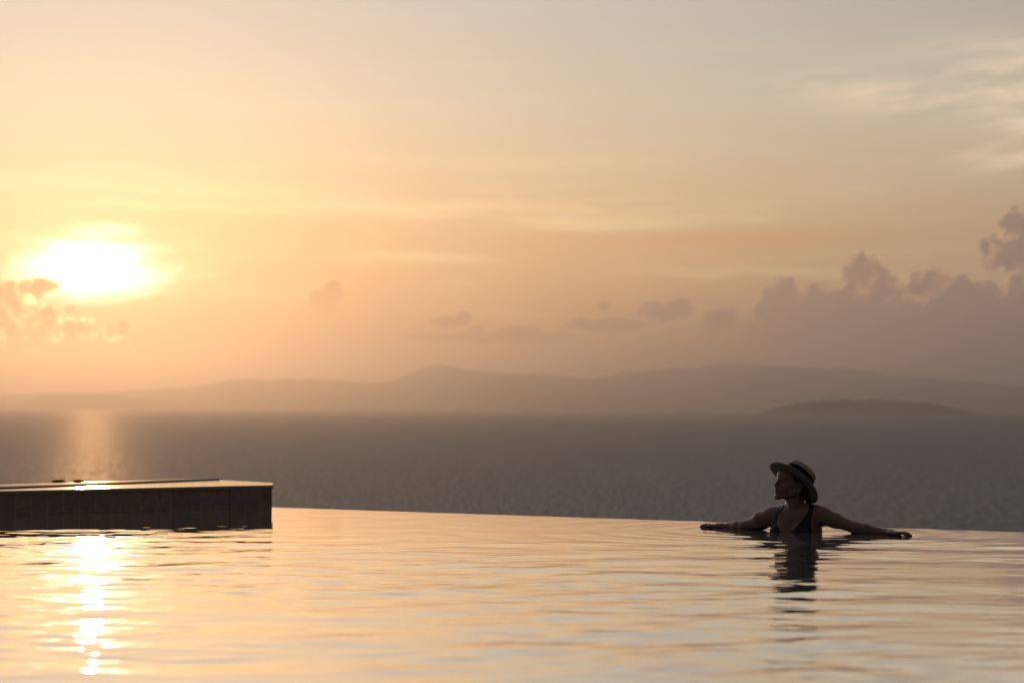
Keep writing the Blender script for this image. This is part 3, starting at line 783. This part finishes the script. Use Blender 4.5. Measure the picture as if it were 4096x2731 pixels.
suit.d = np.where((g[2] > 0.165) + (0 * bd > 1), 1.0, suit.d).astype(np.float32)
suit.d[0] = suit.d[-1] = 1; suit.d[:, 0] = suit.d[:, -1] = 1; suit.d[:, :, 0] = suit.d[:, :, -1] = 1
sv, sf = suit.mesh()
msuit = mat('black_fabric', (0.007, 0.0075, 0.009), 0.42, 0.3, 0.3, 80)
mesh_obj('swimsuit', sv, sf, msuit, person)

# hat geometry
HU = np.array([0.627, 0.30, 0.715]); HU /= np.linalg.norm(HU)
HC = ap(-0.0296, 0.2888, 0.02)
# hair
hair = Field((-0.17, -0.14, 0.10), (0.14, 0.18, 0.42), 0.0032)
hair.ell(hp(-4, 0, 40), HP, mm(98, 79, 92), 0.0)
hair.ell(hp(-48, 0, -10), HP, mm(48, 62, 60), 0.02)
g = np.meshgrid(*[hair.lo[i] + hair.h * np.arange(hair.n[i]) for i in range(3)], indexing='ij', sparse=True)
fx = ((g[0] - HO[0]) * HF[0] + (g[1] - HO[1]) * HF[1]) * 1000 + 0 * g[2]; fz = (g[2] - HO[2]) * 1000 + 0 * fx
cut = poly_sd(fx, fz, [(58, 190), (57, 96), (50, 80), (44, 66), (38, 52), (32, 38), (26, 24), (19, 17), (11, 19), (2, 28), (-10, 30), (-22, 20), (-24, -10), (-26, -60), (-34, -92), (-140, -92), (-140, 190)]) / 1000
above = (g[0] - HC[0]) * HU[0] + (g[1] - HC[1]) * HU[1] + (g[2] - HC[2]) * HU[2] - 0.012
hair.d = np.maximum(np.maximum(hair.d, cut), above).astype(np.float32)
def zz(x, y): return (0.00033236 * x - 0.2895, 0.469 - 0.00033236 * y)
def tail(pts, rad, yy):
    pp = [np.array([zz(*p)[0], yy[i], zz(*p)[1]]) for i, p in enumerate(pts)]
    for i in range(len(pp) - 1): hair.cone(pp[i], pp[i + 1], rad[i], rad[i + 1], 0.012)
tail([(960, 700), (1010, 760), (1048, 850), (1062, 930), (1066, 990), (1062, 1030)], [0.030, 0.026, 0.018, 0.0155, 0.012, 0.007], [0.07, 0.085, 0.09, 0.085, 0.078, 0.075])
tail([(905, 760), (925, 850), (938, 890)], [0.020, 0.013, 0.006], [0.03, 0.045, 0.05])
tail([(1000, 780), (1018, 860), (1006, 900)], [0.016, 0.010, 0.004], [0.06, 0.06, 0.06])
for s in (-1, 1): hair.cone(hp(95.5, 12 * s, 49), hp(86.5, 42 * s, 53), 0.0028, 0.0018, 0.002)   # eyebrows
hv, hf = hair.mesh()
mhair = mat('dark_hair', (0.014, 0.010, 0.008), 0.5, 0.4, 0.4, 120)
mesh_obj('hair', hv, hf, mhair, person)
# eyes, earring
meye = mat('eye_dark', (0.05, 0.035, 0.03), 0.15, 0.5, 0.5, 300)
mlash = mhair
def sphere(name, c, r, m, sc_=(1, 1, 1), parent=None):
    bm = bmesh.new(); bmesh.ops.create_uvsphere(bm, u_segments=20, v_segments=12, radius=r)
    for v in bm.verts: v.co = Vector((v.co.x * sc_[0], v.co.y * sc_[1], v.co.z * sc_[2])) + Vector(c)
    return bm_obj(name, bm, m, parent or person, True)
for s in (-1, 1):
    sphere('eye', hp(84, 30 * s, 28.5), 0.0080, meye)
    bm_l = tube([hp(89, 19 * s, 31), hp(94.5, 30 * s, 33), hp(87, 43 * s, 30)], [0.0007, 0.0013, 0.0008], 6)
    bm_obj('eyelash', bm_l, mlash, person, True)
mpearl = mat('pearl', (0.75, 0.72, 0.66), 0.2, 0.5, 0.1, 200)
e = zz(779, 708)
sphere('earring', hp(6, 78, -24), 0.0042, mpearl)

# hat: lathe about its own axis, braided straw ribs in the profile
hat = empty('hat', (0, 0, 0)); hat.parent = person
q = Vector(HU).to_track_quat('Z', 'Y')
hat.location = HC; hat.rotation_mode = 'QUATERNION'; hat.rotation_quaternion = q
hat['label'] = 'tilted straw boater with a wide black band'
def lathe(profile, seg=72, warp_=None):
    bm = bmesh.new(); rings = []
    for r, z in profile:
        ring = []
        for k in range(seg):
            a = 2 * math.pi * k / seg
            x, y = r * math.cos(a), r * math.sin(a)
            zz_ = z + (warp_(r, a) if warp_ else 0)
            ring.append(bm.verts.new((x, y, zz_)))
        rings.append(ring)
    for i in range(len(rings) - 1):
        for k in range(seg): bm.faces.new((rings[i][k], rings[i][(k + 1) % seg], rings[i + 1][(k + 1) % seg], rings[i + 1][k]))
    return bm, rings
CH = 0.097
prof = []
zr = np.arange(0.0, CH - 0.012, 0.0016)
for z_ in zr: prof.append((0.0955 - 0.012 * z_ / CH + 0.0011 * abs(math.sin(z_ * math.pi / 0.0048)), z_))
for a in np.linspace(0, math.pi / 2, 7)[1:]: prof.append((0.0735 + 0.0105 * math.cos(a), CH - 0.012 + 0.012 * math.sin(a)))
for r_ in np.arange(0.070, 0.002, -0.0016): prof.append((r_, CH - 0.0015 * (1 - r_ / 0.07) + 0.0007 * abs(math.sin(r_ * math.pi / 0.0048))))
bm, rg = lathe(prof); bm.faces.new(rg[-1])
bmesh.ops.solidify(bm, geom=bm.faces[:], thickness=0.002)
mstraw_lit = mat('straw', (0.82, 0.70, 0.48), 0.65, 0.4, 0.35, 90, bump=0.0006, bscale=300)  # crown straw lightened: light from the sky above is put into its colour
bm_obj('crown', bm, mstraw_lit, hat, True)
mbrim_shaded = mat('straw_brim_shaded', (0.28, 0.26, 0.19), 0.65, 0.4, 0.3, 90, bump=0.0006, bscale=300)  # same straw darkened: the underside's lack of sky light is in the colour
def bw(r, a):
    t_ = max(0, (r - 0.095) / 0.075); return t_ ** 2 * (0.008 * math.cos(2 * a + 0.6) - 0.002)
RB = 0.169
pf = [(r_, 0.0008 * abs(math.sin((r_ - 0.09) * math.pi / 0.006))) for r_ in np.arange(0.094, RB, 0.002)]
pf += [(RB + 0.001, 0.0), (RB + 0.0013, -0.0015), (RB + 0.0008, -0.003)]
pf += [(r_, -0.0032 - 0.0005 * abs(math.sin((r_ - 0.09) * math.pi / 0.006))) for r_ in np.arange(RB, 0.092, -0.002)]
bm, rg = lathe(pf, 96, bw)
for k in range(96): bm.faces.new((rg[-1][k], rg[-1][(k + 1) % 96], rg[0][(k + 1) % 96], rg[0][k]))
bm_obj('brim', bm, mbrim_shaded, hat, True)
mband = mat('ribbon', (0.006, 0.006, 0.006), 0.8, 0.15, 0.3, 60)
bm, rg = lathe([(0.0958, 0.002), (0.0984, 0.003), (0.0926, 0.063), (0.0900, 0.064)])
bm_obj('ribbon_band', bm, mband, hat, True)
# thin cord hanging from the hat behind the ear
mcord = mat('cord', (0.22, 0.20, 0.08), 0.7, 0.3, 0.2, 100)
cp = [np.array([zz(*p)[0], yv, zz(*p)[1]]) for p, yv in (((960, 600), -0.056), ((952, 700), -0.052), ((962, 780), -0.036), ((985, 865), -0.01))]
bm_obj('cord', tube(cp, [0.0011] * 4, 6), mcord, person, True)

# ------------------------------------------------------------------ haze
mh = bpy.data.materials.new('haze_air'); mh.use_nodes = True
t = mh.node_tree; t.nodes.remove(t.nodes['Principled BSDF'])
pvn = t.nodes.new('ShaderNodeVolumePrincipled')
pvn.inputs['Color'].default_value = (0.80, 0.84, 0.98, 1); pvn.inputs['Density'].default_value = 7.5e-5; pvn.inputs['Anisotropy'].default_value = 0.85
t.links.new(pvn.outputs[0], t.nodes['Material Output'].inputs['Volume'])
bm = bmesh.new(); bmesh.ops.create_cube(bm, size=1.0)
z0, z1_ = SEA_Z - 2.0, 650.0
for v in bm.verts: v.co = Vector((v.co.x * 64000, v.co.y * 42500 + 18500, z0 if v.co.z < 0 else z1_))
tag(bm_obj('haze', bm, mh), kind='stuff')
